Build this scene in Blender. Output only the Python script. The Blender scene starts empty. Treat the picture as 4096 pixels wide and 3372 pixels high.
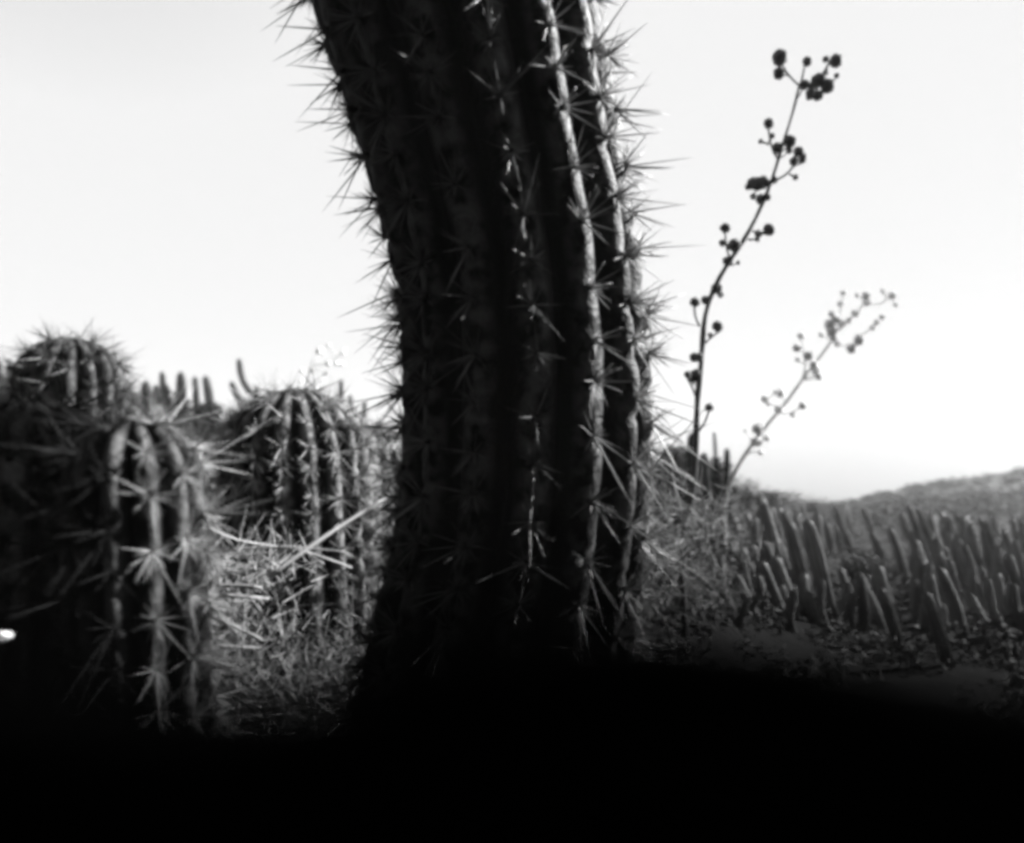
import bpy, math, random
import numpy as np
from mathutils import Vector, Matrix, Quaternion, noise as mnoise

random.seed(7)
RNG = np.random.default_rng(7)
sc = bpy.context.scene
COL = sc.collection
PI = math.pi
R = math.radians

# ------------------------------------------------------------------ camera
CAM_Z = 0.45
LENS, SENS = 24.0, 36.0
FPX = LENS / SENS * 1024.0
PITCH = R(8.2)
cam_d = bpy.data.cameras.new('camera')
cam = bpy.data.objects.new('camera', cam_d)
COL.objects.link(cam)
cam.location = (0, 0, CAM_Z)
cam.rotation_euler = (R(90) + PITCH, 0, 0)
cam_d.lens = LENS
cam_d.sensor_width = SENS
cam_d.clip_start = 0.004
cam_d.clip_end = 2000
cam_d.dof.use_dof = True
cam_d.dof.focus_distance = 1.0
cam_d.dof.aperture_fstop = 2.8
sc.camera = cam
CAM_M = Matrix.Translation(Vector((0, 0, CAM_Z))) @ Matrix.Rotation(R(90) + PITCH, 4, 'X')

# ------------------------------------------------------------------ sky and sun
SUN_AZ = 17.0      # degrees behind the picture plane, on the right
SUN_EL = 35.0
SUN_DIR = Vector((math.cos(R(SUN_EL)) * math.cos(R(SUN_AZ)),
                  math.cos(R(SUN_EL)) * math.sin(R(SUN_AZ)), math.sin(R(SUN_EL))))
world = bpy.data.worlds.new('World')
sc.world = world
world.use_nodes = True
wn, wl = world.node_tree.nodes, world.node_tree.links
wn.clear()
sky = wn.new('ShaderNodeTexSky')
sky.sky_type = 'NISHITA'
sky.sun_disc = False
sky.sun_elevation = R(SUN_EL)
sky.sun_rotation = R(90 - SUN_AZ)
sky.dust_density = 3.0
sky.air_density = 1.0
bw = wn.new('ShaderNodeRGBToBW')            # black and white film
bg = wn.new('ShaderNodeBackground')
bg.inputs['Strength'].default_value = 0.095
wo = wn.new('ShaderNodeOutputWorld')
wl.new(sky.outputs[0], bw.inputs[0])
even = wn.new('ShaderNodeMath')             # thin even cloud: no part of the sky is brighter than this
even.operation = 'MINIMUM'
even.inputs[1].default_value = 1.68
wl.new(bw.outputs[0], even.inputs[0])
wl.new(even.outputs[0], bg.inputs[0])
wl.new(bg.outputs[0], wo.inputs[0])
sun_d = bpy.data.lights.new('sun', 'SUN')
sun_d.energy = 5.0
sun_d.angle = R(0.5)
sun_d.color = (1, 1, 1)
sun = bpy.data.objects.new('sun', sun_d)
COL.objects.link(sun)
sun.rotation_euler = SUN_DIR.to_track_quat('Z', 'Y').to_euler()

sc.view_settings.view_transform = 'Standard'
sc.view_settings.look = 'None'
sc.view_settings.exposure = 2.4
sc.view_settings.gamma = 1.0
sc.view_settings.use_curve_mapping = False
sc.render.engine = 'CYCLES'
sc.cycles.pixel_filter_type = 'BLACKMAN_HARRIS'
sc.cycles.filter_width = 4.0                 # soft, like a pinhole plate
sc.cycles.use_denoising = True
sc.cycles.volume_bounces = 1
sc.cycles.max_bounces = 5
sc.cycles.diffuse_bounces = 2


# ------------------------------------------------------------------ helpers
def P(px, py, depth):
    """point that stands at this pixel of the 1024x843 picture, this far from the camera plane"""
    return CAM_M @ Vector(((px - 512) / FPX * depth, -(py - 421.5) / FPX * depth, -depth))


def mat(name, lo, hi, scale=8.0, rough=0.8, spec=0.25, bump=0.3, detail=5.0, contrast=(0.35, 0.65), bump_scale=None):
    m = bpy.data.materials.new(name)
    m.use_nodes = True
    n, l = m.node_tree.nodes, m.node_tree.links
    b = n['Principled BSDF']
    tc = n.new('ShaderNodeTexCoord')
    nz = n.new('ShaderNodeTexNoise')
    nz.inputs['Scale'].default_value = scale
    nz.inputs['Detail'].default_value = detail
    cr = n.new('ShaderNodeValToRGB')
    cr.color_ramp.elements[0].position = contrast[0]
    cr.color_ramp.elements[1].position = contrast[1]
    cr.color_ramp.elements[0].color = (lo, lo, lo, 1)
    cr.color_ramp.elements[1].color = (hi, hi, hi, 1)
    l.new(tc.outputs['Object'], nz.inputs['Vector'])
    l.new(nz.outputs[0], cr.inputs[0])
    l.new(cr.outputs[0], b.inputs['Base Color'])
    b.inputs['Roughness'].default_value = rough
    b.inputs['Specular IOR Level'].default_value = spec
    if bump:
        bn = n.new('ShaderNodeTexNoise')
        bn.inputs['Scale'].default_value = bump_scale or scale * 3
        bn.inputs['Detail'].default_value = 4
        bp = n.new('ShaderNodeBump')
        bp.inputs['Strength'].default_value = bump
        bp.inputs['Distance'].default_value = 0.01
        l.new(tc.outputs['Object'], bn.inputs['Vector'])
        l.new(bn.outputs[0], bp.inputs['Height'])
        l.new(bp.outputs[0], b.inputs['Normal'])
    return m


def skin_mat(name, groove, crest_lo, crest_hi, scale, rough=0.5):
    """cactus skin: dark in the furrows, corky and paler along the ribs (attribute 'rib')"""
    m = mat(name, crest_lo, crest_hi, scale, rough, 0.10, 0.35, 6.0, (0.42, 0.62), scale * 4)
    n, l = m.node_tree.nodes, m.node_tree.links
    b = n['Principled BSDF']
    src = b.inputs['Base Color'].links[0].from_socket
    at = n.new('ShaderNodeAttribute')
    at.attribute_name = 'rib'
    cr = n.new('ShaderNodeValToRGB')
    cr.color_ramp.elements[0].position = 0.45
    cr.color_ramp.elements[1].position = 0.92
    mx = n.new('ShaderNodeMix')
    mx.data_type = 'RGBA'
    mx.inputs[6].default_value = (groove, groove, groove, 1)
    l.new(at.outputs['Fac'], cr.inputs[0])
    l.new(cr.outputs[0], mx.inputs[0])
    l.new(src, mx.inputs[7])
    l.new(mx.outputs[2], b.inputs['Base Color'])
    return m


M = {}
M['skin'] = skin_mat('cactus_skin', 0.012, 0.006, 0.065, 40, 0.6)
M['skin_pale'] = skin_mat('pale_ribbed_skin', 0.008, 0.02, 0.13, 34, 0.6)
M['skin_far'] = skin_mat('distant_cactus_skin', 0.11, 0.13, 0.22, 6)  # colour lightened to stand in for thicker valley haze
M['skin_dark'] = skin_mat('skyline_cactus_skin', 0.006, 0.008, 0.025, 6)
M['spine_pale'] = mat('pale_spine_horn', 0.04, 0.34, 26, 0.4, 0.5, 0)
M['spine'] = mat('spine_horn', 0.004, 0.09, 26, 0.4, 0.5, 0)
M['spine_dark'] = mat('shade_toned_spine', 0.003, 0.014, 40, 0.7, 0.1, 0)  # shade put into the colour: near-black spines for unlit stems and sides
M['wool'] = mat('areole_wool', 0.006, 0.02, 90, 0.95, 0.05, 0.4)
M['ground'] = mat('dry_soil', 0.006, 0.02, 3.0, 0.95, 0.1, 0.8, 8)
M['rock'] = mat('blocker_black', 0.001, 0.003, 14, 1.0, 0.0, 0.5)  # near-black surface of the blocker added at the lens
M['outcrop'] = mat('pale_rock', 0.06, 0.12, 2.5, 0.9, 0.15, 0.8)
M['white_stone'] = mat('white_quartz', 0.5, 0.8, 9, 0.6, 0.3, 0.4)
M['scrub'] = mat('scrub_leaf', 0.06, 0.14, 1.3, 0.8, 0.15, 0)
M['scrub_dark'] = mat('dark_scrub_leaf', 0.008, 0.022, 5, 0.8, 0.15, 0)
M['scrub_pale'] = mat('pale_scrub_leaf', 0.12, 0.22, 6, 0.8, 0.15, 0)
M['hill'] = mat('hill_soil', 0.01, 0.05, 0.09, 0.95, 0.05, 0.6, 9)
M['straw'] = mat('dry_straw', 0.2, 0.42, 12, 0.7, 0.25, 0)
M['litter'] = mat('spiny_litter', 0.03, 0.4, 25, 0.8, 0.2, 0)
M['stalk'] = mat('dry_stalk_bark', 0.03, 0.07, 30, 0.8, 0.2, 0.3)
M['pod'] = mat('seed_head_husk', 0.08, 0.14, 60, 0.9, 0.1, 0.5)
M['pod_pale'] = mat('haze_paled_husk', 0.5, 0.7, 60, 0.9, 0.1, 0.5)  # haze over the farther stalks painted in as a paler husk
M['stalk_pale'] = mat('haze_paled_stalk', 0.4, 0.6, 30, 0.8, 0.2, 0.3)  # stem colour lightened for haze, to go with the pale husks
M['wood'] = mat('twig_bark', 0.012, 0.03, 20, 0.9, 0.1, 0.3)


class MB:
    def __init__(s):
        s.v, s.f, s.a = [], [], []

    def add(s, vs, fs, attr=None):
        o = len(s.v)
        s.v.extend(vs)
        s.f.extend([tuple(i + o for i in f) for f in fs])
        if attr is not None:
            s.a.extend(attr)

    def tube(s, pts, rad, sides=6, cap=True):
        pts = [Vector(p) for p in pts]
        vs, fs = [], []
        t = (pts[1] - pts[0]).normalized()
        u = t.orthogonal().normalized()
        for i, p in enumerate(pts):
            t2 = (pts[min(i + 1, len(pts) - 1)] - pts[max(i - 1, 0)]).normalized()
            u = (t.rotation_difference(t2) @ u).normalized()
            t = t2
            w = t.cross(u)
            for k in range(sides):
                a = 2 * PI * k / sides
                vs.append(tuple(p + (u * math.cos(a) + w * math.sin(a)) * rad[i]))
            if i:
                for k in range(sides):
                    a, b = (i - 1) * sides + k, (i - 1) * sides + (k + 1) % sides
                    fs.append((a, b, b + sides, a + sides))
        if cap:
            fs.append(tuple(range(sides - 1, -1, -1)))
            fs.append(tuple((len(pts) - 1) * sides + k for k in range(sides)))
        s.add(vs, fs)

    def mesh(s, name, m, smooth=True):
        me = bpy.data.meshes.new(name)
        me.from_pydata(s.v, [], s.f)
        me.materials.append(m)
        if s.a:
            at = me.attributes.new('rib', 'FLOAT', 'POINT')
            at.data.foreach_set('value', s.a)
        if smooth:
            me.polygons.foreach_set('use_smooth', [True] * len(me.polygons))
        me.update()
        return me


def np_mesh(name, verts, tris, m, smooth=False):
    me = bpy.data.meshes.new(name)
    me.vertices.add(len(verts))
    me.vertices.foreach_set('co', np.asarray(verts, dtype=np.float32).ravel())
    n = len(tris)
    me.loops.add(n * 3)
    me.loops.foreach_set('vertex_index', np.asarray(tris, dtype=np.int32).ravel())
    me.polygons.add(n)
    me.polygons.foreach_set('loop_start', np.arange(0, n * 3, 3, dtype=np.int32))
    me.materials.append(m)
    me.update(calc_edges=True)
    if smooth:
        me.polygons.foreach_set('use_smooth', np.ones(n, dtype=bool))
    return me


def link(name, me, parent=None, loc=None):
    """one object; with a parent the given mesh is in world space and is shifted to the parent's origin"""
    o = bpy.data.objects.new(name, me)
    COL.objects.link(o)
    if parent:
        o.parent = parent
    if loc is not None:
        o.location = loc
    return o


def shift(me, base):
    me.transform(Matrix.Translation(-Vector(base)))
    return me


def tag(o, label, cat, group=None):
    o['label'] = label
    o['category'] = cat
    if group:
        o['group'] = group
    return o


def thing(name, label, cat, loc, group=None):
    o = bpy.data.objects.new(name, None)
    COL.objects.link(o)
    o.location = loc
    o.empty_display_size = 0.05
    return tag(o, label, cat, group)


def kind(o, k):
    o['kind'] = k
    return o


def interp(x, xs, ys):
    return float(np.interp(x, xs, ys))


def world_pos(o):
    p = Vector(o.location)
    while o.parent:
        o = o.parent
        p += Vector(o.location)
    return p


# ------------------------------------------------------------------ ground
PHI = [-180, -100, -65, -48, -40, -30, -10, 8, 14.6, 20, 26, 40, 55, 70, 90, 120, 180]
ELV = [2.4, 1.8, 1.3, 0.6, 0.152, 0.133, 0.120, 0.116, 0.080, 0.024, 0.004, 0.004, 0.06, 0.10, 0.16, 1.20, 2.4]  # steep unseen banks behind and beside the camera, shaped to block sky light
RDG = [2.2, 2.8, 4.0, 7.0, 12.0, 12.5, 12.5, 12.0, 9.0, 14.0, 34.0, 44.0, 36.0, 26.0, 18.0, 3.5, 2.2]
H0 = [-0.45, -0.42, -0.42, -0.42, -0.42, -0.42, -0.40, -0.45, -0.50, -0.55, -0.56, -0.56, -0.56, -0.56, -0.55, -0.48, -0.45]


def ground_z(x, y):
    d = math.hypot(x, y)
    ph = math.degrees(math.atan2(x, y))
    e, rr, h0 = interp(ph, PHI, ELV), interp(ph, PHI, RDG), interp(ph, PHI, H0)
    if d < rr:
        t = max(0.0, (d - 0.8) / (rr - 0.8))
        h = h0 + (e * rr - h0) * t
    else:
        h = e * rr * (1 + 0.5 * (1 - math.exp(-(d - rr) / rr)))
    a = 0.012 * min(d, 30) ** 0.9
    h += a * (mnoise.noise(Vector((x * 0.9, y * 0.9, 0))) + 0.6 * mnoise.noise(Vector((x * 2.7, y * 2.7, 3))))
    return CAM_Z + h


def make_ground():
    mb = MB()
    na = 220
    ds = [0.0, 0.15, 0.3, 0.45, 0.6, 0.75]
    while ds[-1] < 70:
        ds.append(ds[-1] * 1.055 + 0.02)
    vs = [(0, 0, ground_z(0.0001, 0.0001))]
    for d in ds[1:]:
        for k in range(na):
            a = 2 * PI * k / na
            x, y = d * math.sin(a), d * math.cos(a)
            vs.append((x, y, ground_z(x, y)))
    fs = [(0, 1 + (k + 1) % na, 1 + k) for k in range(na)]
    for i in range(len(ds) - 2):
        for k in range(na):
            a, b = 1 + i * na + k, 1 + i * na + (k + 1) % na
            fs.append((a, b, b + na, a + na))
    mb.add(vs, fs)
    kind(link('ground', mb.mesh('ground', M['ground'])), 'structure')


make_ground()

HPX = [780, 840, 870, 900, 925, 960, 990, 1024, 1100, 1300, 1500]
HPY = [512, 506, 498, 490, 485, 479, 473, 467, 458, 440, 425]


def hill_point(px, t):
    """t 0 at the foot (60 m), 1 on the skyline (150 m), beyond 1 behind it"""
    dep = 26 + 32 * t
    top = interp(px, HPX, HPY)
    if t <= 1:
        py = 528 + (top - 528) * (t ** 0.8 if t > 0 else t)
    else:
        py = top + 30 * (t - 1)
    p = P(px, py, dep)
    k = 0.3 * mnoise.noise(Vector((p.x * 0.1, p.y * 0.1, 0))) + 0.12 * mnoise.noise(Vector((p.x * 0.2, p.y * 0.2, 5)))
    p.z += k * min(1, t * 2)
    return p


def make_hill():
    mb = MB()
    nx, nt = 90, 40
    for j in range(nt + 1):
        for i in range(nx + 1):
            mb.v.append(tuple(hill_point(760 + 560 * i / nx, 1.5 * j / nt - 0.1 if j else -0.35)))
    for j in range(nt):
        for i in range(nx):
            a = j * (nx + 1) + i
            mb.f.append((a, a + 1, a + nx + 2, a + nx + 1))
    kind(link('hill', mb.mesh('hill', M['hill'])), 'structure')


make_hill()


# ------------------------------------------------------------------ leaf clouds (scrub)
def leaf_cloud(centres, radii, per, size, flat=0.75):
    c = np.repeat(np.asarray(centres), per, axis=0)
    r = np.repeat(np.asarray(radii), per)
    n = len(c)
    d = RNG.normal(size=(n, 3))
    d /= np.linalg.norm(d, axis=1)[:, None]
    rad = r * RNG.uniform(0.35, 1.05, n)
    p = c + d * rad[:, None] * np.array([1, 1, flat])
    p[:, 2] += (r * flat * 0.55)
    a = RNG.normal(size=(n, 3)); a /= np.linalg.norm(a, axis=1)[:, None]
    b = np.cross(a, RNG.normal(size=(n, 3))); b /= np.linalg.norm(b, axis=1)[:, None]
    s = (size * (r / r.mean()) * RNG.uniform(0.5, 1.4, n))[:, None]
    v = np.stack([p - a * s, p + b * s * 0.45, p + a * s, p - b * s * 0.45], axis=1).reshape(-1, 3)
    i = np.arange(n)[:, None] * 4
    t = np.concatenate([i + np.array([[0, 1, 2]]), i + np.array([[0, 2, 3]])], axis=0)
    return v, t


def scatter(n, ph0, ph1, d0, d1, power=1.0):
    out = []
    for _ in range(n):
        ph = R(random.uniform(ph0, ph1))
        d = d0 * (d1 / d0) ** (random.random() ** power)
        x, y = d * math.sin(ph), d * math.cos(ph)
        out.append((x, y, ground_z(x, y)))
    return out


def scrub(name_label, pts, rads, per, size, m):
    v, t = leaf_cloud(pts, rads, per, size)
    return kind(link('scrub', np_mesh('scrub', v, t, m)), 'stuff')


pl = scatter(420, -50, 17, 3.0, 13.0)
scrub('', pl, [0.012 * math.hypot(p[0], p[1]) * random.uniform(0.7, 2.2) + 0.03 for p in pl], 60, 0.035, M['scrub_dark'])
pl = scatter(800, 15, 50, 4.0, 46.0)
scrub('', pl, [0.011 * math.hypot(p[0], p[1]) * random.uniform(0.6, 2.0) + 0.03 for p in pl], 110, 0.022, M['scrub'])
pl = scatter(420, 12, 48, 1.2, 5.0)
scrub('', pl, [0.04 * random.uniform(0.6, 1.8) * (0.6 + 0.25 * math.hypot(p[0], p[1])) for p in pl], 60, 0.010, M['scrub'])
pl = [tuple(hill_point(random.uniform(800, 1120), random.uniform(0.05, 1.02))) for _ in range(900)]
scrub('', pl, [random.uniform(0.1, 0.45) for p in pl], 50, 0.07, M['scrub_dark'])


# ------------------------------------------------------------------ cactus builder
def frame_at(pts, i, ref):
    t = (pts[min(i + 1, len(pts) - 1)] - pts[max(i - 1, 0)]).normalized()
    f = (ref - t * ref.dot(t)).normalized()          # towards the camera
    s = f.cross(t)
    if s.x < 0:
        s = -s                                        # towards the right
    return t, f, s


def resample(pts, rad, step):
    """pts from top to bottom"""
    L = [0.0]
    for a, b in zip(pts, pts[1:]):
        L.append(L[-1] + (b - a).length)
    n = max(6, int(L[-1] / step))
    out, ro, lo = [], [], []
    X = [np.interp(np.linspace(0, L[-1], n + 1), L, [p[k] for p in pts]) for k in range(3)]
    rr = np.interp(np.linspace(0, L[-1], n + 1), L, rad)
    for i in range(n + 1):
        out.append(Vector((X[0][i], X[1][i], X[2][i])))
        ro.append(float(rr[i]))
        lo.append(L[-1] * i / n)
    for _ in range(4):                               # soften the corners
        out = [out[0]] + [(out[i - 1] + out[i] * 2 + out[i + 1]) / 4 for i in range(1, n)] + [out[-1]]
        ro = [ro[0]] + [(ro[i - 1] + ro[i] * 2 + ro[i + 1]) / 4 for i in range(1, n)] + [ro[-1]]
    return out, ro, lo


def rib_profile(th, off, ribs, depth):
    c = abs(math.cos((th - off) * ribs / 2))
    return (1 - depth) + depth * c ** 1.0, c


def body_mesh(pts, rad, lo, ribs, off, depth, spacing, m, per=8, dome=1.5, name='body'):
    """ribbed stem; pts run from top to bottom"""
    ref = Vector((0, -1, 0))
    mb = MB()
    n = ribs * per
    for i, p in enumerate(pts):
        t, f, s = frame_at(pts, i, ref)
        k = 1.0
        if dome:
            q = lo[i] / (rad[i] * dome)
            if q < 1:
                k = math.sqrt(max(0.0, 1 - (1 - q) ** 2)) * 0.97 + 0.03
        for j in range(n):
            th = 2 * PI * j / n
            pr, c = rib_profile(th, off, ribs, depth)
            ph = (lo[i] / spacing + (0.5 if int(round((th - off) / (2 * PI / ribs))) % 2 else 0)) % 1.0
            notch = 0.07 * depth * 3 * (c ** 3) * math.exp(-((ph - 0.12) / 0.09) ** 2)
            lump = 0.020 * mnoise.noise(p * 22 + Vector((0, 0, j * 0.13)))
            r = rad[i] * k * (pr - notch + lump)
            q = p + (f * math.cos(th) + s * math.sin(th)) * r
            mb.v.append(tuple(q))
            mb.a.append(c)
        if i:
            for j in range(n):
                a, b = (i - 1) * n + j, (i - 1) * n + (j + 1) % n
                mb.f.append((a, b, b + n, a + n))
    mb.f.append(tuple(range(n)))
    return mb.mesh(name, m)


def areole_sites(pts, rad, lo, ribs, off, spacing, dome=1.5):
    ref = Vector((0, -1, 0))
    sites = []
    total = lo[-1]
    for k in range(ribs):
        th0 = off + 2 * PI * k / ribs
        L = spacing * (0.15 + (0.5 if k % 2 else 0.0))
        while L < total:
            i = min(len(pts) - 2, int(L / total * (len(pts) - 1)))
            p = pts[i].lerp(pts[i + 1], L / total * (len(pts) - 1) - i)
            t, f, s = frame_at(pts, i, ref)
            r, q = rad[i], 2.0
            nrm_t = 0.0
            kk = 1.0
            if dome:
                q = L / (r * dome)
                if q < 1:
                    kk = math.sqrt(max(0.0, 1 - (1 - q) ** 2)) * 0.97 + 0.03
                    nrm_t = (1 - q) * 1.2
            out = (f * math.cos(th0) + s * math.sin(th0))
            nrm = (out - t * nrm_t).normalized()
            sites.append((p + out * (r * kk * 0.985), nrm, -t))
            L += spacing * random.uniform(0.72, 1.28)
    return sites


def spine_proto(bend, m):
    mb = MB()
    n = 5
    rs = [1.25, 1.0, 0.8, 0.5, 0.12]
    zs = [0, 0.06, 0.4, 0.75, 1.0]
    mb.tube([(bend * z * z, 0, z) for z in zs], rs, n)
    return mb.mesh('spine', M[m])


BENDS = (0.0, 0.05, -0.06, 0.10)
SP_BY = {k: [spine_proto(b, k) for b in BENDS] for k in ('spine', 'spine_pale', 'spine_dark')}
SP = SP_BY['spine']
SP_ARR = []
for me in SP:
    co = np.empty(len(me.vertices) * 3, dtype=np.float32)
    me.vertices.foreach_get('co', co)
    tr = []
    for p in me.polygons:
        vv = list(p.vertices)
        for q in range(1, len(vv) - 1):
            tr.append((vv[0], vv[q], vv[q + 1]))
    SP_ARR.append((co.reshape(-1, 3), np.array(tr)))


def areole_proto():
    mb = MB()
    vs, fs = [], []
    for i in range(1, 5):
        for j in range(8):
            a, b = PI * i / 5, 2 * PI * j / 8
            k = 1 + 0.25 * mnoise.noise(Vector((i * 3.1, j * 1.7, 0)))
            vs.append((math.sin(a) * math.cos(b) * k, math.sin(a) * math.sin(b) * k, math.cos(a) * k))
    for i in range(3):
        for j in range(8):
            a, b = i * 8 + j, i * 8 + (j + 1) % 8
            fs.append((a, a + 8, b + 8, b))
    fs.append(tuple(range(8))); fs.append(tuple(24 + j for j in range(7, -1, -1)))
    mb.add(vs, fs)
    return mb.mesh('areole', M['wool'])


AREOLE = areole_proto()


def dir_quat(d):
    q = Vector((0, 0, 1)).rotation_difference(d)
    return q @ Quaternion((0, 0, 1), random.uniform(0, 2 * PI))


def spines_array(lst):
    V, T, o = [], [], 0
    for pos, d, L, r in lst:
        co, tr = SP_ARR[random.randrange(4)]
        m = np.array(dir_quat(d).to_matrix())
        v = (co * np.array([r, r, L])) @ m.T + np.array(pos)
        V.append(v); T.append(tr + o); o += len(v)
    return np.concatenate(V), np.concatenate(T)


def spread_dir(nrm, up, tilt, az):
    side = nrm.cross(up).normalized()
    u2 = side.cross(nrm).normalized()
    return (nrm * math.cos(tilt) + (side * math.cos(az) + u2 * math.sin(az)) * math.sin(tilt)).normalized()


def cactus(label, group, top_to_bottom, radii, ribs, off, depth, spacing, step, n_rad, l_rad, n_cen, l_cen,
           rs, single=0, dome=0.95, horn='spine', per=8, skin='skin', areoles=True, frame=None, name='columnar_cactus'):
    """frame: px box in which areoles are worth an object of their own"""
    pts, rad, lo = resample(top_to_bottom, radii, step)
    base = Vector(pts[-1])
    root = thing(name, label, 'cactus', base, group)
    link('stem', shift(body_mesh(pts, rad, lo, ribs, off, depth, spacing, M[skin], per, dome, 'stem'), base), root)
    sites = areole_sites(pts, rad, lo, ribs, off, spacing, dome)
    camp = Vector((0, 0, CAM_Z))
    scored = []
    for pos, nrm, up in sites:
        to = (camp - pos)
        f = nrm.dot(to.normalized())
        if f < -0.45:
            continue
        scored.append((f, pos, nrm, up))
    scored.sort(key=lambda s: -s[0])
    bulk = {}
    n_single = 0
    inv = CAM_M.inverted()
    n_ar = 0
    for f, pos, nrm, up in scored:
        c = inv @ pos
        px, py = 512 + c.x / -c.z * FPX, 421.5 - c.y / -c.z * FPX
        seen = (-30 < px < 1054 and -30 < py < 700 and f > -0.3)
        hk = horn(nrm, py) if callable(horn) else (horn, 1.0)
        ar = None
        if areoles and seen and n_ar < 290:
            ar = link('areole', AREOLE, root, pos - base)
            ar.scale = (rs * 4.2,) * 3
            n_ar += 1
        a0 = random.uniform(0, 2 * PI)
        vigour = random.uniform(0.7, 1.2)
        for k in range(int(random.randint(n_rad - 3, n_rad + 4) * (1.7 if abs(nrm.x) > 0.55 else 1.0))):
            az = random.uniform(0, 2 * PI)
            d = spread_dir(nrm, up, R(random.uniform(25, 86)), az)
            L = l_rad * vigour * random.choice((0.35, 0.6, 0.8, 1.0, 1.0, 1.35)) * random.uniform(0.8, 1.15)
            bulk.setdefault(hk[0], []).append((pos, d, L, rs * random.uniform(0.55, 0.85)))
        for k in range(random.choice(n_cen)):
            az = R(random.choice((-90, -60, -120, 0, 180, 90, -100, -80)) + random.uniform(-35, 35))
            d = spread_dir(nrm, up, R(random.uniform(5, 60)), az)
            L = l_cen * random.choice((0.4, 0.7, 0.9, 1.0, 1.3)) * random.uniform(0.8, 1.15) * hk[1]
            r = rs * random.uniform(0.9, 1.35)
            if ar is not None and n_single < single:
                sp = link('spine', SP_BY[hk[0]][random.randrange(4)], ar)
                sp.rotation_mode = 'QUATERNION'
                sp.rotation_quaternion = dir_quat(d)
                k4 = rs * 4.2
                sp.scale = (r / k4, r / k4, L / k4)
                n_single += 1
            else:
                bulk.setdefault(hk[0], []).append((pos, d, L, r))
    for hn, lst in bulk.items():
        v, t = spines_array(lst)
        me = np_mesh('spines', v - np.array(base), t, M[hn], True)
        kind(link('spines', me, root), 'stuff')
    return root, sites


# ------------------------------------------------------------------ the big cactus in the middle
D0 = 0.95


def px_r(wpx, d):
    return d * math.sin(math.atan(wpx / FPX))


ml = [(-90, 425, 141), (0, 452, 138), (97, 480, 134), (194, 500, 126), (291, 520, 124), (388, 526, 127),
      (485, 524, 126), (560, 516, 128), (640, 500, 134), (760, 480, 140), (900, 470, 145)]
cactus('towering ribbed columnar cactus filling the middle of the picture, bristling with long spines', None,
       [P(x, y, D0) for y, x, r in ml], [px_r(r, D0) for y, x, r in ml],
       15, R(27), 0.18, 0.062, 0.008, 17, 0.036, (3, 4, 4, 5), 0.066, 0.0010, single=298, horn=lambda n, py: ('spine_pale' if n.x > 0.45 else 'spine', 1.5 if n.x > 0.4 and py > 390 else 1.0), dome=0, per=10)  # sun side painted in: paler spines where ribs face right

# ------------------------------------------------------------------ near cactus on the left
DA = 0.72
al = [(400, 32, 92), (470, 32, 95), (560, 32, 95), (640, 34, 95), (760, 36, 97), (860, 36, 97)]
cactus('black shadowed cactus stem cut off by the left edge of the picture', None,
       [P(x, y, DA) for y, x, r in al], [px_r(r, DA) for y, x, r in al],
       15, R(24), 0.26, 0.05, 0.006, 12, 0.030, (2, 3, 3), 0.050, 0.00085, single=60, per=10, horn='spine_dark')  # spines coloured dark to keep this stem in shade
DA2 = 0.56
al = [(418, 132, 62), (470, 134, 65), (560, 138, 66), (640, 141, 66), (760, 145, 68), (860, 148, 70)]
cactus('near cactus stem at lower left with sunlit ribs and pale spines on its right side', None,
       [P(x, y, DA2) for y, x, r in al], [px_r(r, DA2) for y, x, r in al],
       12, R(9), 0.26, 0.042, 0.005, 17, 0.024, (3, 4, 5), 0.056, 0.00062, single=240, per=10, horn=lambda n, py: ('spine_pale' if n.x > 0.25 else 'spine_dark', 1.0))  # lit and shaded sides painted by spine colour: pale right, dark left

# domed stem behind it
DB = 2.2
bl = [(337, 71, 50), (380, 71, 50), (470, 72, 52), (560, 72, 52), (700, 72, 52)]
cactus('dome-topped spiny cactus stem rising behind the near left cactus', None,
       [P(x, y, DB) for y, x, r in bl], [px_r(r, DB) for y, x, r in bl],
       16, R(8), 0.22, 0.075, 0.014, 13, 0.06, (3, 4), 0.08, 0.0013, single=70, per=6)

# middle distance stem between the two
DC = 1.6
cl = [(388, 293, 66), (430, 295, 72), (520, 299, 75), (600, 302, 77), (690, 305, 78)]
cactus('mid-sized columnar cactus with pale sunlit ribs between the left and centre cacti', None,
       [P(x, y, DC) for y, x, r in cl], [px_r(r, DC) for y, x, r in cl],
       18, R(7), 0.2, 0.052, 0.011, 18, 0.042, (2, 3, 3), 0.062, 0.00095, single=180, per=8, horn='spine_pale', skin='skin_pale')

# densely spined stem half hidden by the big cactus
DD = 1.95
dl = [(424, 366, 34), (480, 368, 42), (560, 370, 44), (640, 366, 46), (720, 364, 46)]
cactus('short densely spined cactus stem half hidden behind the big centre cactus', None,
       [P(x, y, DD) for y, x, r in dl], [px_r(r, DD) for y, x, r in dl],
       18, R(3), 0.16, 0.045, 0.013, 14, 0.045, (2, 3), 0.05, 0.0012, single=40, per=6, horn='spine_pale', skin='skin_pale')


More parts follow.
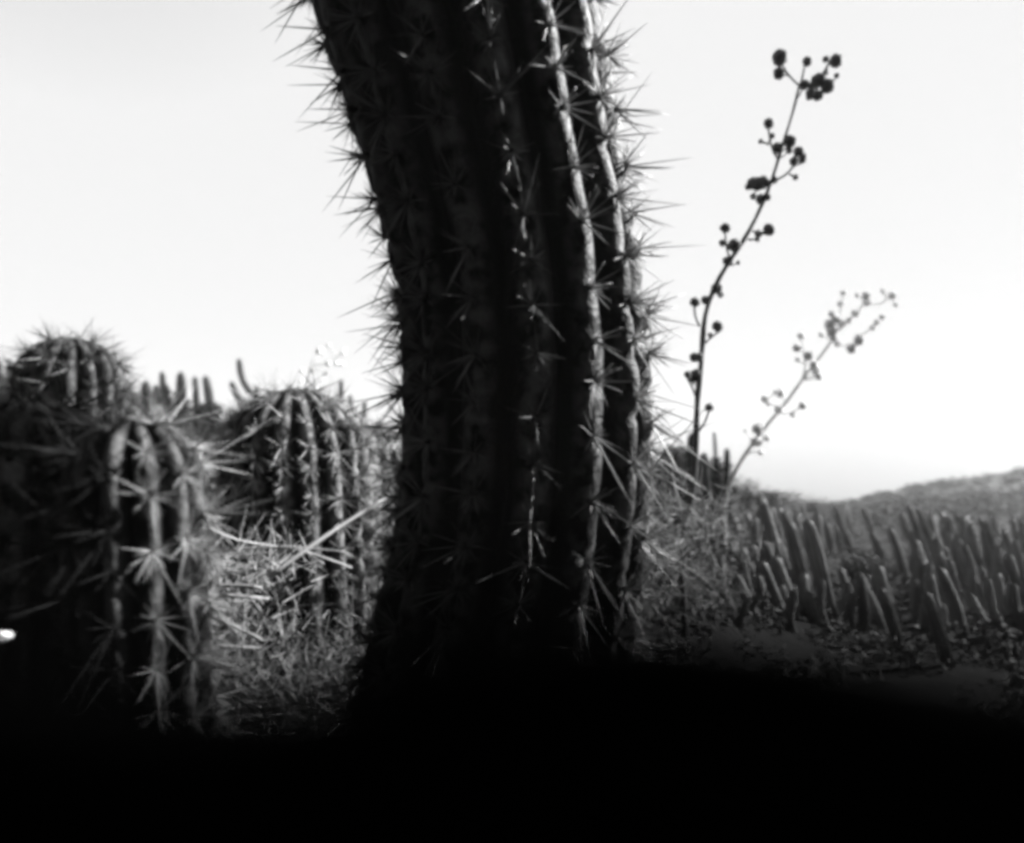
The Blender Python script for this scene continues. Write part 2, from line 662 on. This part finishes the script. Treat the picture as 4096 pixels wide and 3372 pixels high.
# ------------------------------------------------------------------ distant columns
def far_cactus(label, group, pix, dep, wpx, ribs=9, name='columnar_cactus', fuzz=0, cat='cactus', top=0.45, skin='skin_far'):
    """pix: pixels from top to bottom; the foot goes on down into the ground"""
    pts = [P(x, y, dep) for x, y in pix]
    last = pts[-1]
    gz = ground_z(last.x, last.y) - 0.05
    if last.z > gz:
        pts.append(Vector((last.x, last.y, gz)))
    rr = px_r(wpx / 2, dep)
    rad = [rr * top * 1.6] + [rr] * (len(pts) - 1)
    p2, r2, lo = resample(pts, rad, rr * 0.7)
    base = Vector(p2[-1])
    mb_me = body_mesh(p2, r2, lo, ribs, random.uniform(0, 1), 0.2, rr * 0.9, M[skin], 4, 1.5, 'stem')
    if fuzz:
        sites = areole_sites(p2, r2, lo, ribs, 0.3, rr * 0.9)
        bulk = []
        for pos, nrm, up in sites:
            for k in range(fuzz):
                bulk.append((pos, spread_dir(nrm, up, R(random.uniform(10, 75)), random.uniform(0, 6.28)),
                             rr * random.uniform(0.3, 0.7), rr * 0.014))
        root = thing(name, label, cat, base, group)
        link('stem', shift(mb_me, base), root)
        v, t = spines_array(bulk)
        kind(link('spines', np_mesh('spines', v - np.array(base), t, M['spine_dark'], True), root), 'stuff')
        return root
    o = link(name, shift(mb_me, base), None, base)
    return tag(o, label, cat, group)


GL = 'cacti on the skyline of the left slope'
sky_left = [
    ([(-2, 358), (-1, 380), (0, 410)], 7, 'cactus cut off by the left edge of the picture, on the skyline'),
    ([(10, 359), (10, 380), (11, 412)], 6, 'slim straight cactus between the left picture edge and the domed cactus'),
    ([(112, 370), (114, 390), (114, 418)], 10, 'stubby skyline cactus touching the right side of the domed cactus'),
    ([(146, 380), (146, 395), (147, 420)], 11, 'blunt thick skyline cactus, first to stand free right of the domed cactus'),
    ([(156, 384), (157, 400), (158, 420)], 8, 'short dark skyline cactus beside the blunt thick one'),
    ([(162, 371), (163, 386), (165, 420)], 7, 'narrow pointed skyline cactus with a swollen side arm'),
    ([(167, 384), (167, 398), (168, 420)], 7, 'low swollen arm leaning on the narrow pointed skyline cactus'),
    ([(181, 371), (181, 386), (183, 422)], 10, 'broad pointed skyline cactus standing alone in a gap'),
    ([(195, 376), (196, 392), (197, 422)], 7, 'slender skyline cactus just left of a thicker tapering one'),
    ([(205, 375), (208, 390), (212, 424)], 9, 'thick tapering skyline cactus, last before the bright notch of sky'),
    ([(231, 381), (234, 390), (241, 401), (246, 420)], 7, 'low curved cactus bending right below the tallest skyline cactus'),
    ([(239, 358), (240, 370), (243, 381), (248, 390), (256, 398), (260, 425)], 6.5, 'tallest skyline cactus, curving like a horn above the mid cactus'),
    ([(257, 385), (257, 396), (258, 420)], 6, 'small stub of a cactus just right of the tall curved one'),
    ([(289, 384), (290, 396), (292, 425)], 9, 'blunt skyline cactus directly behind the top of the mid cactus'),
    ([(318, 392), (319, 404), (321, 428)], 9, 'wedge-topped skyline cactus right of the mid cactus'),
    ([(331, 404), (331, 414), (332, 430)], 8, 'low dark skyline stump left of three thin cacti'),
    ([(341, 379), (341, 396), (342, 430)], 5.5, 'tallest of the three thin cacti left of the big centre cactus'),
    ([(350, 394), (351, 408), (354, 432)], 5, 'middle of the three thin cacti left of the big centre cactus'),
    ([(365, 401), (364, 413), (360, 434)], 5.5, 'right-leaning thin cactus nearest the big centre cactus'),
]
for pix, w, lab in sky_left:
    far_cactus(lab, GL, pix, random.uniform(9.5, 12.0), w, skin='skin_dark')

GC = 'cactus tops in the clump right of the big cactus'
clump = [
    ([(667, 446), (668, 456), (670, 500)], 8, 5.2, 'leftmost low cactus top peeping out beside the big centre cactus'),
    ([(678, 452), (678, 462), (679, 500)], 7, 5.0, 'low cactus top between the big cactus and the bushy tuft'),
    ([(692, 432), (692, 446), (690, 500)], 11, 4.8, 'tallest thick cactus of the right clump, crossed by the tall dry stalk'),
    ([(704, 452), (704, 462), (705, 500)], 9, 5.0, 'rounded cactus top just right of the thick clump cactus'),
    ([(714, 432), (715, 446), (717, 500)], 3.5, 5.6, 'very thin pointed cactus in the right clump'),
    ([(717, 459), (717, 468), (717, 505)], 10, 5.2, 'squat dark cactus top left of the thumb-like one'),
    ([(727, 448), (727, 462), (728, 510)], 7, 5.0, 'thumb-like cactus at the right end of the clump'),
]
for pix, w, dep, lab in clump:
    far_cactus(lab, GC, pix, dep, w, fuzz=2, skin='skin_dark')

def on_ground(px, py):
    """where the line of sight through this pixel meets the ground"""
    d = 2.0
    while d < 60:
        p = P(px, py, d)
        if p.z < ground_z(p.x, p.y):
            return p, d
        d *= 1.03
    return None, None


GV = 'cacti standing in the hazy valley at the right'
valley = [
    ([(759, 496), (768, 530), (782, 590)], 15, 7.0, 'leftmost thick leaning cactus in the valley, taller than its pale neighbours'),
    ([(788, 521), (796, 552), (812, 620)], 16, 6.4, 'thick leaning cactus with a lit rounded top, left of a matching pair'),
    ([(806, 519), (814, 548), (830, 620)], 16, 6.6, 'thick leaning cactus with lit rounded top, directly left of the pale round bush'),
    ([(764, 541), (770, 560), (780, 600)], 10, 6.0, 'short dark cactus in front of the tall leaning valley cactus'),
    ([(826, 523), (828, 536), (832, 556)], 8, 9.5, 'small dark cactus directly behind the pale round bush'),
    ([(835, 526), (838, 537), (842, 556)], 6, 10, 'thin cactus second behind the pale round bush'),
    ([(845, 530), (848, 540), (852, 560)], 6, 10, 'thin cactus third behind the pale round bush'),
    ([(863, 508), (868, 522), (876, 545)], 6, 13, 'thin leaning cactus below the dip of the skyline'),
    ([(871, 532), (878, 552), (888, 590)], 8, 8.5, 'dark leaning cactus to the right of the pale round bush'),
    ([(889, 528), (897, 550), (908, 590)], 9, 8.5, 'broad leaning cactus between two pale stones'),
    ([(908, 506), (918, 532), (930, 570)], 8, 10, 'left one of a tall leaning pair below the far hill'),
    ([(917, 508), (928, 536), (944, 575)], 8, 9.8, 'right one of a tall leaning pair below the far hill'),
    ([(938, 552), (945, 575), (955, 610)], 9, 7.5, 'dark leaning cactus low in the valley'),
    ([(964, 545), (972, 570), (985, 615)], 8, 7.5, 'dark leaning cactus at the foot of the far hill'),
    ([(985, 520), (993, 545), (1004, 590)], 7, 9, 'leaning cactus in front of the far hill near the right edge'),
    ([(1003, 530), (1012, 558), (1024, 600)], 8, 8.5, 'leaning cactus next to a pale stone at the right edge'),
    ([(880, 588), (888, 610), (900, 650)], 12, 5.2, 'thick shadowy cactus low in the valley fading into the dark'),
    ([(925, 592), (936, 625), (950, 670)], 14, 4.8, 'thickest shadowy cactus low at the right fading into the dark'),
]
for pix, w, dep, lab in valley:
    dep = on_ground(*pix[-1])[1] or dep
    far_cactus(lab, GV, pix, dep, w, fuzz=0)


for _ in range(210):
    px, py = random.uniform(735, 1060), random.uniform(528, 640)
    foot, dep = on_ground(px, py)
    if foot is None or foot.z > CAM_Z + 0.2:
        continue
    if 832 < px < 918 and 550 < py < 615:               # leaves the pale bush in view
        continue
    h = random.uniform(34, 66) * (0.8 + 0.5 * (py - 528) / 130) * dep / FPX
    while py - h / dep * FPX < 500 + 0.06 * abs(px - 830):
        h *= 0.85
    lean = random.uniform(0.05, 0.32) * h
    foot.z -= 0.05
    top = foot + Vector((-lean, random.uniform(-.1, .1), h))
    rr = (3.0 + 3.6 * (py - 528) / 130) * random.uniform(0.75, 1.2) * dep / FPX
    p2, r2, lo = resample([top, foot.lerp(top, 0.5) + Vector((random.uniform(-.05, .02), 0, 0)), foot], [rr * .75, rr, rr * .9], rr * 0.8)
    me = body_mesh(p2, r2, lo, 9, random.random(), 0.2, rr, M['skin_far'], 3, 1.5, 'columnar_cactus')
    o = link('columnar_cactus', shift(me, foot), None, foot)
    if py > 615:
        z = 'dim leaning cactus low in the valley where the slope fades into black'
    elif px > 960:
        z = 'thin leaning cactus on the valley slope below the far hill near the right edge'
    elif py < 558:
        z = 'small pale leaning cactus high on the valley slope just under the skyline'
    elif px < 820:
        z = 'thin leaning cactus on the near side of the valley beside the pale round bush'
    else:
        z = 'thin leaning cactus in the middle of the hazy valley slope'
    tag(o, z, 'cactus', z.replace('cactus', 'cacti').replace('a thin', 'thin'))


# ------------------------------------------------------------------ shrubs
def shrub(label, px, py, dep, rpx, m, group=None, per=1100, leaf=None, flat=0.8):
    if dep is None:
        dep = on_ground(px, py + rpx * 0.8)[1]
    c = P(px, py, dep)
    r = rpx / FPX * dep
    gz = ground_z(c.x, c.y)
    base = Vector((c.x, c.y, min(gz, c.z - r * 0.6)))
    root = thing('shrub', label, 'shrub', base, group)
    n = 14
    cs = [tuple(c + Vector((random.uniform(-.6, .6), random.uniform(-.6, .6), random.uniform(-.5, .35))) * r) for _ in range(n)]
    v, t = leaf_cloud(cs, [r * random.uniform(0.3, 0.55) for _ in cs], per // n, leaf or r * 0.09, flat)
    f = link('foliage', np_mesh('foliage', v - np.array(base), t, M[m]), root)
    kind(f, 'stuff')
    mb = MB()
    for q in cs[:6]:
        mb.tube([(0, 0, 0), tuple((Vector(q) - base) * 0.5 + Vector((0, 0, r * .1))), tuple(Vector(q) - base)],
                [r * .05, r * .035, r * .015], 5)
    link('branches', mb.mesh('branches', M['wood']), root)
    return root


GS = 'shrubs on the slopes'
for a in [
    ('dark shrub on the skyline between the domed cactus and the blunt skyline cactus', 132, 405, 7.0, 16, 'scrub_dark'),
    ('dark shrub under the pointed skyline cacti', 176, 408, 7.5, 18, 'scrub_dark'),
    ('dark shrub below the thick tapering skyline cactus', 208, 412, 7.2, 15, 'scrub_dark'),
    ('shrub at the left picture edge behind the near cactus', 5, 408, 4.0, 20, 'scrub_dark'),
    ('shrub at the foot of the three thin skyline cacti', 352, 436, 7.0, 18, 'scrub_dark'),
    ('grey leafy shrub pressed against the left side of the big centre cactus', 380, 462, 3.4, 30, 'scrub'),
    ('shrub behind the left flank of the mid cactus', 222, 440, 4.6, 24, 'scrub_dark'),
    ('low shrub between the near left cactus and the mid cactus', 196, 462, 2.9, 24, 'scrub_dark'),
    ('dark bush beneath the clump of cactus tops right of the centre cactus', 712, 482, 5.6, 22, 'scrub_dark'),
    ('dark bush touching the right edge of the big centre cactus', 676, 484, 4.6, 24, 'scrub_dark'),
    ('pale round bush beside the pair of thick leaning valley cacti', 857, 572, None, 27, 'scrub_pale'),
    ('small pale round bush left of the thick leaning valley cacti', 741, 560, None, 17, 'scrub_pale'),
    ('grey bush below the clump right of the big cactus', 742, 505, 8.5, 20, 'scrub'),
    ('grey bush on the falling skyline right of the clump', 768, 503, 11, 14, 'scrub'),
    ('low grey bush at the dip of the skyline', 815, 511, 20, 12, 'scrub'),
    ('tangled low bush at the foot of the big cactus on its right side', 690, 560, 3.0, 34, 'scrub'),
]:
    shrub(*a[:5], a[5], GS)


# pale stones
def stone(label, px, py, dep, rpx, m, group, sx=1.4, sz=0.7, seed=0):
    c = P(px, py, dep)
    r = rpx / FPX * dep
    vs, fs = [], []
    n, k = 8, 12
    for i in range(n + 1):
        for j in range(k):
            a, b = PI * i / n, 2 * PI * j / k
            v = Vector((math.sin(a) * math.cos(b), math.sin(a) * math.sin(b), math.cos(a)))
            v *= 1 + 0.35 * mnoise.noise(v * 1.6 + Vector((seed, 0, 0))) + 0.12 * mnoise.noise(v * 5 + Vector((0, seed, 0)))
            vs.append((v.x * r * sx, v.y * r, v.z * r * sz))
            if i:
                p = (i - 1) * k
                fs.append((p + j, p + k + j, p + k + (j + 1) % k, p + (j + 1) % k))
    mb = MB(); mb.add(vs, fs)
    o = link('rock', mb.mesh('rock', M[m], False), None, c)
    return tag(o, label, 'rock', group)


GR = 'pale rocks on the hazy slopes'
for i, a in enumerate([
    ('largest pale rock outcrop high on the far hill', 1010, 495, 43, 8),
    ('pale outcrop left of the largest one on the far hill', 989, 504, 40, 5),
    ('long thin pale rock ledge on the far hill', 947, 500, 40, 6),
    ('small pale rock near the crest of the far hill at the right', 1016, 479, 49, 5),
    ('pale stone between the leaning valley cacti', 894, 522, 24, 4),
    ('pale stone right of the broad leaning cactus', 910, 538, 15, 5),
    ('pale stone near the right edge below the hill', 1014, 560, 9, 5),
    ('small pale stone in front of the thick leaning valley cactus', 784, 554, 5.6, 5),
]):
    stone(*a, 'outcrop', GR, 1.5, 0.7, i * 3.3)
stone('small bright white stone in the dark at the left picture edge', 1, 634, 0.42, 8, 'white_stone', None, 1.3, 0.75, 2.2)


# ------------------------------------------------------------------ dry flower stalks
def flower_stalk(label, dep, main, branches, pods, rb, rt, group, husk='pod'):
    """main/branches in pixels; pods (px, py, r px)"""
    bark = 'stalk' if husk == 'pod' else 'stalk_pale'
    pts = [P(x, y, dep) for x, y in main]
    last = pts[-1]
    gz = ground_z(last.x, last.y)
    if last.z > gz:
        pts.append(Vector((last.x + 0.01, last.y, gz - 0.02)))
    p2, r2, lo = resample(pts, list(np.linspace(rt, rb, len(pts))), 0.02 * dep)
    base = Vector(p2[-1])
    root = thing('dry_flower_stalk', label, 'plant', base, group)
    mb = MB(); mb.tube([p - base for p in p2], [r * (1 + .12 * math.sin(i * 1.7)) for i, r in enumerate(r2)], 8)
    link('stem', mb.mesh('stem', M[bark]), root)
    nodes = list(p2)
    for br in branches:
        q = [P(x, y, dep) for x, y in br]
        p3, r3, _ = resample(q, [rt * 0.9] * len(q), 0.012 * dep)
        mb = MB(); mb.tube([p - base for p in p3], r3, 6)
        link('branch', mb.mesh('branch', M[bark]), root)
        nodes += p3
    for i, (x, y, r) in enumerate(pods):
        c = P(x, y, dep + random.uniform(-0.02, 0.02) * dep)
        rr = r / FPX * dep
        mb = MB()
        vs, fs = [], []
        n, k = 8, 12
        el = random.uniform(0.95, 1.15)
        for a in range(n + 1):
            for b in range(k):
                u, w = PI * a / n, 2 * PI * b / k
                v = Vector((math.sin(u) * math.cos(w), math.sin(u) * math.sin(w), math.cos(u) * el))
                v *= 1 + 0.10 * math.cos(w * 6) * math.sin(u) + 0.22 * mnoise.noise(v * 2.2 + Vector((i * 1.9, 0, 0)))
                vs.append(tuple(v * rr))
                if a:
                    p = (a - 1) * k
                    fs.append((p + b, p + k + b, p + k + (b + 1) % k, p + (b + 1) % k))
        mb.add(vs, fs)
        link('seed_head', mb.mesh('seed_head', M[husk]), root, c - base)
        # little stem from the seed head to the nearest node below it
        best = min(nodes, key=lambda q: (q - c).length + (0.25 * rr * 8 if q.z > c.z else 0))
        if (best - c).length > rr * 1.05:
            mb = MB()
            mid = best.lerp(c, 0.55) + Vector((0, 0, -(best - c).length * 0.12))
            mb.tube([best - base, mid - base, c - base], [rt * .75, rt * .6, rt * .5], 5)
            link('pedicel', mb.mesh('pedicel', M[bark]), root)
        nodes.append(c)
    return root


def Z3(x, y): return (662.5 + .144 * x, 25 + .144 * y)
def Z4(x, y): return (650 + .144 * x, 250 + .144 * y)
def Z5(x, y): return (200 + .1296 * x, 325 + .1296 * y)


GF = 'dry flower stalks with round seed heads'
m1 = [Z3(948, 425), Z3(940, 510), Z3(915, 600), Z3(880, 690), Z3(850, 770), Z3(825, 860), Z3(800, 930), Z3(785, 1030), Z3(755, 1110),
      Z3(725, 1170), Z3(690, 1260), Z3(650, 1340), Z3(620, 1420), Z3(560, 1510), Z3(500, 1590), Z4(540, 85), Z4(480, 180), Z4(430, 280),
      Z4(395, 370), Z4(365, 470), Z4(358, 560), Z4(365, 660), Z4(370, 740), Z4(355, 850), Z4(330, 940), Z4(322, 1040), Z4(325, 1200),
      Z4(318, 1290), Z4(318, 1450), Z4(310, 1650), (688, 510), (680, 560)]
b1 = [[Z3(950, 420), Z3(900, 375), Z3(845, 325), Z3(830, 260)], [Z3(950, 425), Z3(970, 380), Z3(985, 300)],
      [Z3(950, 425), Z3(1060, 420), Z3(1150, 430)], [Z3(1100, 390), Z3(1135, 320), Z3(1140, 245), Z3(1190, 245)],
      [Z3(800, 930), Z3(760, 860), Z3(742, 800), Z3(738, 720)], [Z3(742, 830), Z3(690, 812)],
      [Z3(770, 1085), Z3(840, 1060), Z3(880, 1035), Z3(900, 980), Z3(945, 940)], [Z3(880, 1035), Z3(920, 1055)],
      [Z3(735, 1110), Z3(660, 1100), Z3(590, 1120)], [Z3(735, 1170), Z3(685, 1215), Z3(630, 1190)],
      [Z3(625, 1430), Z3(670, 1450), Z3(730, 1430)], [Z3(590, 1490), Z3(655, 1495), Z3(690, 1440)],
      [Z3(540, 1540), Z3(480, 1540), Z3(400, 1505)], [Z3(470, 1620), Z3(445, 1580), Z3(435, 1440)],
      [Z4(430, 280), Z4(470, 300), Z4(505, 325)], [Z4(380, 650), Z4(430, 600), Z4(495, 555)],
      [Z4(345, 530), Z4(318, 480), Z4(305, 450), Z4(310, 380)], [Z4(310, 935), Z4(285, 905), Z4(245, 860)],
      [Z4(245, 865), Z4(290, 940), Z4(318, 1020)], [Z4(330, 1270), Z4(390, 1190), Z4(410, 1110)]]
pd1 = [(815, 228, 50), (808, 335, 37), (1003, 255, 32), (1205, 250, 40), (1135, 237, 22), (1210, 352, 18), (1132, 330, 20),
       (1085, 385, 48), (1145, 425, 46), (1050, 425, 38), (985, 415, 32), (1030, 480, 36), (1080, 492, 34),
       (738, 685, 34), (762, 770, 18), (683, 808, 17), (885, 810, 42), (880, 870, 22), (795, 855, 38), (945, 880, 36), (962, 925, 38),
       (915, 948, 32), (925, 1057, 20), (775, 1075, 24), (630, 1100, 40), (700, 1092, 42), (660, 1105, 42), (595, 1125, 22),
       (685, 1208, 36), (630, 1190, 20), (730, 1195, 22), (437, 1410, 36), (740, 1420, 38), (665, 1450, 26), (660, 1490, 15),
       (500, 1530, 44), (415, 1515, 22), (455, 1640, 36), (525, 1650, 14)]
pd1 = [(*Z3(x, y), r * .144) for x, y, r in pd1]
pd1 += [(*Z4(x, y), r * .144) for x, y, r in [(465, 265, 38), (490, 310, 22), (313, 362, 34), (385, 348, 28), (470, 530, 38), (420, 590, 18),
                                            (310, 745, 36), (345, 745, 28), (300, 878, 38), (260, 865, 22), (325, 850, 24), (412, 1092, 30)]]
flower_stalk('tall dry flower stalk with dark round seed heads leaning right of the big cactus', 1.7, m1, b1, pd1, 0.0085, 0.0028, GF)

m2 = [Z4(1440, 430), Z4(1380, 490), Z4(1310, 510), Z4(1260, 560), Z4(1290, 640), Z4(1240, 695), Z4(1170, 740), Z4(1110, 820), Z4(1060, 895), Z4(1000, 985), Z4(950, 1060), Z4(900, 1130), Z4(830, 1190),
      Z4(770, 1235), Z4(735, 1300), Z4(700, 1370), Z4(670, 1420), Z4(620, 1470), Z4(575, 1530), (728, 480), (722, 520)]
b2 = [[Z4(1060, 890), Z4(1080, 840), Z4(1100, 745), Z4(1030, 680), Z4(1050, 610)], [Z4(1065, 885), Z4(1120, 885), Z4(1180, 885), Z4(1140, 800)],
      [Z4(900, 1130), Z4(980, 1145), Z4(1050, 1085)], [Z4(905, 1120), Z4(880, 1080), Z4(820, 1065), Z4(800, 1035)],
      [Z4(735, 1330), Z4(770, 1330), Z4(810, 1305)], [Z4(670, 1420), Z4(720, 1395), Z4(775, 1408)],
      [Z4(1300, 640), Z4(1370, 680), Z4(1440, 635)], [Z4(1300, 500), Z4(1260, 450)], [Z4(1320, 500), Z4(1320, 400), Z4(1345, 305)],
      [Z4(1430, 440), Z4(1500, 370), Z4(1500, 320), Z4(1440, 315)], [Z4(1440, 620), Z4(1540, 540), Z4(1610, 460)],
      [Z4(1500, 370), Z4(1600, 400), Z4(1690, 330), Z4(1610, 285)]]
pd2 = [(745, 1245, 34), (770, 1225, 20), (740, 1335, 35), (715, 1325, 18), (810, 1305, 26), (770, 1408, 18), (895, 1105, 30), (800, 1035, 26), (820, 1068, 16),
       (905, 995, 32), (872, 985, 15), (1060, 1080, 26), (990, 1145, 14), (1050, 600, 24), (1022, 680, 28), (1097, 737, 30), (1025, 763, 16),
       (1138, 795, 28), (1152, 835, 30), (1172, 880, 22), (1080, 840, 14), (1080, 885, 12), (1190, 590, 18), (1345, 300, 20), (1325, 375, 22),
       (1440, 315, 15), (1500, 318, 26), (1505, 365, 26), (1615, 285, 14), (1680, 318, 27), (1705, 380, 16), (1260, 445, 20), (1290, 480, 28),
       (1250, 520, 36), (1265, 570, 34), (1275, 610, 26), (1300, 645, 26), (1325, 510, 30), (1380, 488, 20), (1425, 440, 28), (1545, 540, 18),
       (1575, 500, 18), (1612, 465, 18), (1450, 625, 33), (1400, 685, 31), (660, 1255, 12)]
flower_stalk('faint farther dry flower stalk reaching right over the bright sky beyond the tall one', 3.6, m2, b2,
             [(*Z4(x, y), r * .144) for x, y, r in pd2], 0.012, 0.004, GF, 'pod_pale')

m3 = [Z5(920, 205), Z5(900, 290), Z5(860, 360), Z5(800, 420), Z5(775, 500), Z5(775, 600), Z5(780, 760), Z5(785, 860)]
b3 = [[Z5(890, 310), Z5(990, 300), Z5(1090, 300)], [Z5(880, 330), Z5(965, 378), Z5(935, 415)], [Z5(800, 420), Z5(780, 360)],
      [Z5(1000, 300), Z5(1090, 225), Z5(1115, 190)]]
pd3 = [(920, 205, 27), (1030, 215, 8), (1100, 218, 17), (1115, 190, 12), (990, 300, 20), (1065, 300, 18), (1095, 302, 16), (785, 355, 17),
       (860, 345, 17), (870, 362, 11), (968, 378, 14), (930, 415, 11), (780, 435, 17), (770, 490, 22), (775, 545, 18), (990, 160, 14), (1045, 296, 15)]
flower_stalk('small blurred seed-head stalk above the mid cactus on the left', 4.2, m3, b3,
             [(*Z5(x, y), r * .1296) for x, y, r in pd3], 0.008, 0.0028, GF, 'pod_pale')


# ------------------------------------------------------------------ dry stalks and grass between the left stems
def bar(name, label, pix, r, group=None, m='straw', cat='dry stalk'):
    pts = [P(x, y, d) for x, y, d in pix]
    p2, r2, lo = resample(pts, [r * .7] + [r] * (len(pts) - 1), 0.015)
    base = Vector(p2[-1])
    mb = MB(); mb.tube([p - base for p in p2], [q * (1 + .15 * math.sin(i * 1.3)) for i, q in enumerate(r2)], 6)
    o = link(name, mb.mesh(name, M[m]), None, base)
    return tag(o, label, cat, group)


GD = 'dry stalks lying between the left cacti'
bar('dry_stalk', 'long pale straight stalk slanting up to the left side of the big centre cactus', [(386, 498, 0.69), (330, 532, 0.645), (268, 577, 0.60)], 0.0018, GD)
bar('dry_stalk', 'pale stalk lying flat across the foot of the mid cactus', [(345, 552, 1.2), (285, 546, 1.2), (222, 550, 1.2)], 0.0024, GD)
bar('dry_stalk', 'curved pale stalk arching down to the right below the mid cactus', [(208, 528, 1.15), (240, 542, 1.2), (300, 549, 1.25), (352, 568, 1.3)], 0.0022, GD)
bar('dry_stalk', 'short thick pale stalk pointing right from the near left cactus', [(262, 588, 1.0), (240, 585, 1.0), (216, 586, 1.0)], 0.0032, GD)
bar('dry_stalk', 'pale stalk below the short thick one near the left cactus', [(268, 599, 1.05), (245, 596, 1.0), (220, 595, 1.0)], 0.0028, GD)
bar('dry_stalk', 'pale stalk sloping down right in the lower straw', [(262, 640, 1.0), (238, 628, 1.0), (212, 616, 1.0)], 0.003, GD)
bar('dry_stalk', 'lowest pale stalk, almost level, in the straw', [(260, 648, 1.05), (240, 647, 1.0), (214, 646, 1.0)], 0.0028, GD)
bar('dry_stalk', 'faint stalk sloping into the dark below the straw', [(262, 716, 1.0), (238, 700, 0.95), (212, 684, 0.9)], 0.0022, GD)


def blades(label_pts, n, h, r, m, spread, name='dry_grass'):
    V, T, o = [], [], 0
    for (px, py, dep) in label_pts:
        c = P(px, py, dep)
        for _ in range(n):
            p = c + Vector((random.gauss(0, spread), random.gauss(0, spread), random.gauss(0, spread * .5)))
            a = random.uniform(0, 2 * PI)
            tilt = abs(random.gauss(0.9, 0.45))
            d = Vector((math.cos(a) * math.sin(tilt), math.sin(a) * math.sin(tilt), math.cos(tilt)))
            co, tr = SP_ARR[random.randrange(4)]
            L, rr = h * random.uniform(.4, 1.3), r * random.uniform(.6, 1.4)
            mm = np.array(dir_quat(d).to_matrix())
            V.append((co * np.array([rr, rr, L])) @ mm.T + np.array(p)); T.append(tr + o); o += len(co)
    return kind(link(name, np_mesh(name, np.concatenate(V), np.concatenate(T), M[m], True)), 'stuff')


gp = [(random.uniform(190, 275), random.uniform(560, 720), random.uniform(1.0, 1.5)) for _ in range(36)]
gp += [(random.uniform(260, 400), random.uniform(650, 740), random.uniform(1.1, 1.5)) for _ in range(30)]
blades(gp, 24, 0.07, 0.0010, 'litter', 0.05)
gp = [(random.uniform(350, 400), random.uniform(450, 660), random.uniform(1.7, 2.4)) for _ in range(50)]
blades(gp, 26, 0.05, 0.0014, 'litter', 0.06)
gp = [(random.uniform(640, 730), random.uniform(500, 630), random.uniform(1.3, 2.4)) for _ in range(50)]
blades(gp, 14, 0.09, 0.0012, 'litter', 0.05)
pl = scatter(260, -45, 14, 1.9, 5.0)
scrub('', pl, [0.05 * random.uniform(0.6, 1.6) for p in pl], 40, 0.016, M['scrub'])
gp = [(random.uniform(200, 280), random.uniform(570, 760), random.uniform(1.3, 1.8)) for _ in range(40)]
scrub('', [tuple(P(*g)) for g in gp], [random.uniform(.02, .05) for g in gp], 60, 0.008, M['scrub_pale'])


# ------------------------------------------------------------------ black blocker added right in front of the pinhole for the dark lower edge
def near_blocker():
    xs = [-700, -200, 0, 150, 250, 320, 370, 420, 480, 560, 650, 720, 800, 900, 1024, 1250, 1700]
    ys = [608, 610, 612, 618, 628, 622, 603, 570, 552, 545, 541, 540, 542, 552, 575, 615, 655]
    mb = MB()
    nx = 160
    prof = [(0.0, -0.50), (0.006, -0.30), (0.004, -0.12), (0.001, -0.04), (0.0, -0.008), (0.0, -0.001), (0.001, 0.0), (0.004, -0.004),
            (0.012, -0.02), (0.04, -0.07), (0.08, -0.10), (0.13, -0.12), (0.17, -0.22), (0.19, -0.35), (0.2, -0.5)]
    for i in range(nx + 1):
        px = -650 + 2300 * i / nx
        c = P(px, interp(px, xs, ys), interp(px, [0, 600, 900, 1300], [0.022, 0.022, 0.018, 0.018]))
        for dy, dz in prof:
            e = min(1, abs(px - 500) / 1150.0)
            k = 1 - e ** 6 * 0.6
            nn = 0.004 * mnoise.noise(Vector((c.x * 40, dy * 40, dz * 40))) * min(1, abs(dz) * 60)
            z = max(c.z + dz, CAM_Z - 0.5)
            mb.v.append((c.x, c.y + dy * k + nn, z + nn))
    m = len(prof)
    for i in range(nx):
        for j in range(m - 1):
            a = i * m + j
            mb.f.append((a, a + m, a + m + 1, a + 1))
    mb.f.append(tuple(range(m)))
    mb.f.append(tuple(nx * m + j for j in range(m - 1, -1, -1)))
    me = mb.mesh('lens_blocker', M['rock'])
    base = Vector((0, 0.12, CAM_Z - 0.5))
    o = link('lens_blocker', shift(me, base), None, base)
    tag(o, 'added black out-of-focus lens blocker right in front, darkening the bottom of the picture', 'rock')


near_blocker()


# ------------------------------------------------------------------ haze
def haze():
    zs = [v for o in sc.objects if o.type == 'MESH' for v in (o.matrix_basis.translation.z,)]
    x0, x1, y0, y1, z0, z1 = -90, 90, -90, 90, -4.0, 14.0
    vs = [(x, y, z) for x in (x0, x1) for y in (y0, y1) for z in (z0, z1)]
    fs = [(0, 1, 3, 2), (4, 6, 7, 5), (0, 4, 5, 1), (2, 3, 7, 6), (0, 2, 6, 4), (1, 5, 7, 3)]
    me = bpy.data.meshes.new('haze')
    me.from_pydata(vs, [], fs)
    m = bpy.data.materials.new('haze_air')
    m.use_nodes = True
    n, l = m.node_tree.nodes, m.node_tree.links
    n.remove(n['Principled BSDF'])
    pv = n.new('ShaderNodeVolumePrincipled')
    pv.inputs['Color'].default_value = (0.95, 0.95, 0.95, 1)
    pv.inputs['Density'].default_value = 0.0015
    pv.inputs['Anisotropy'].default_value = 0.1
    l.new(pv.outputs[0], n['Material Output'].inputs['Volume'])
    me.materials.append(m)
    kind(link('haze', me), 'stuff')


haze()
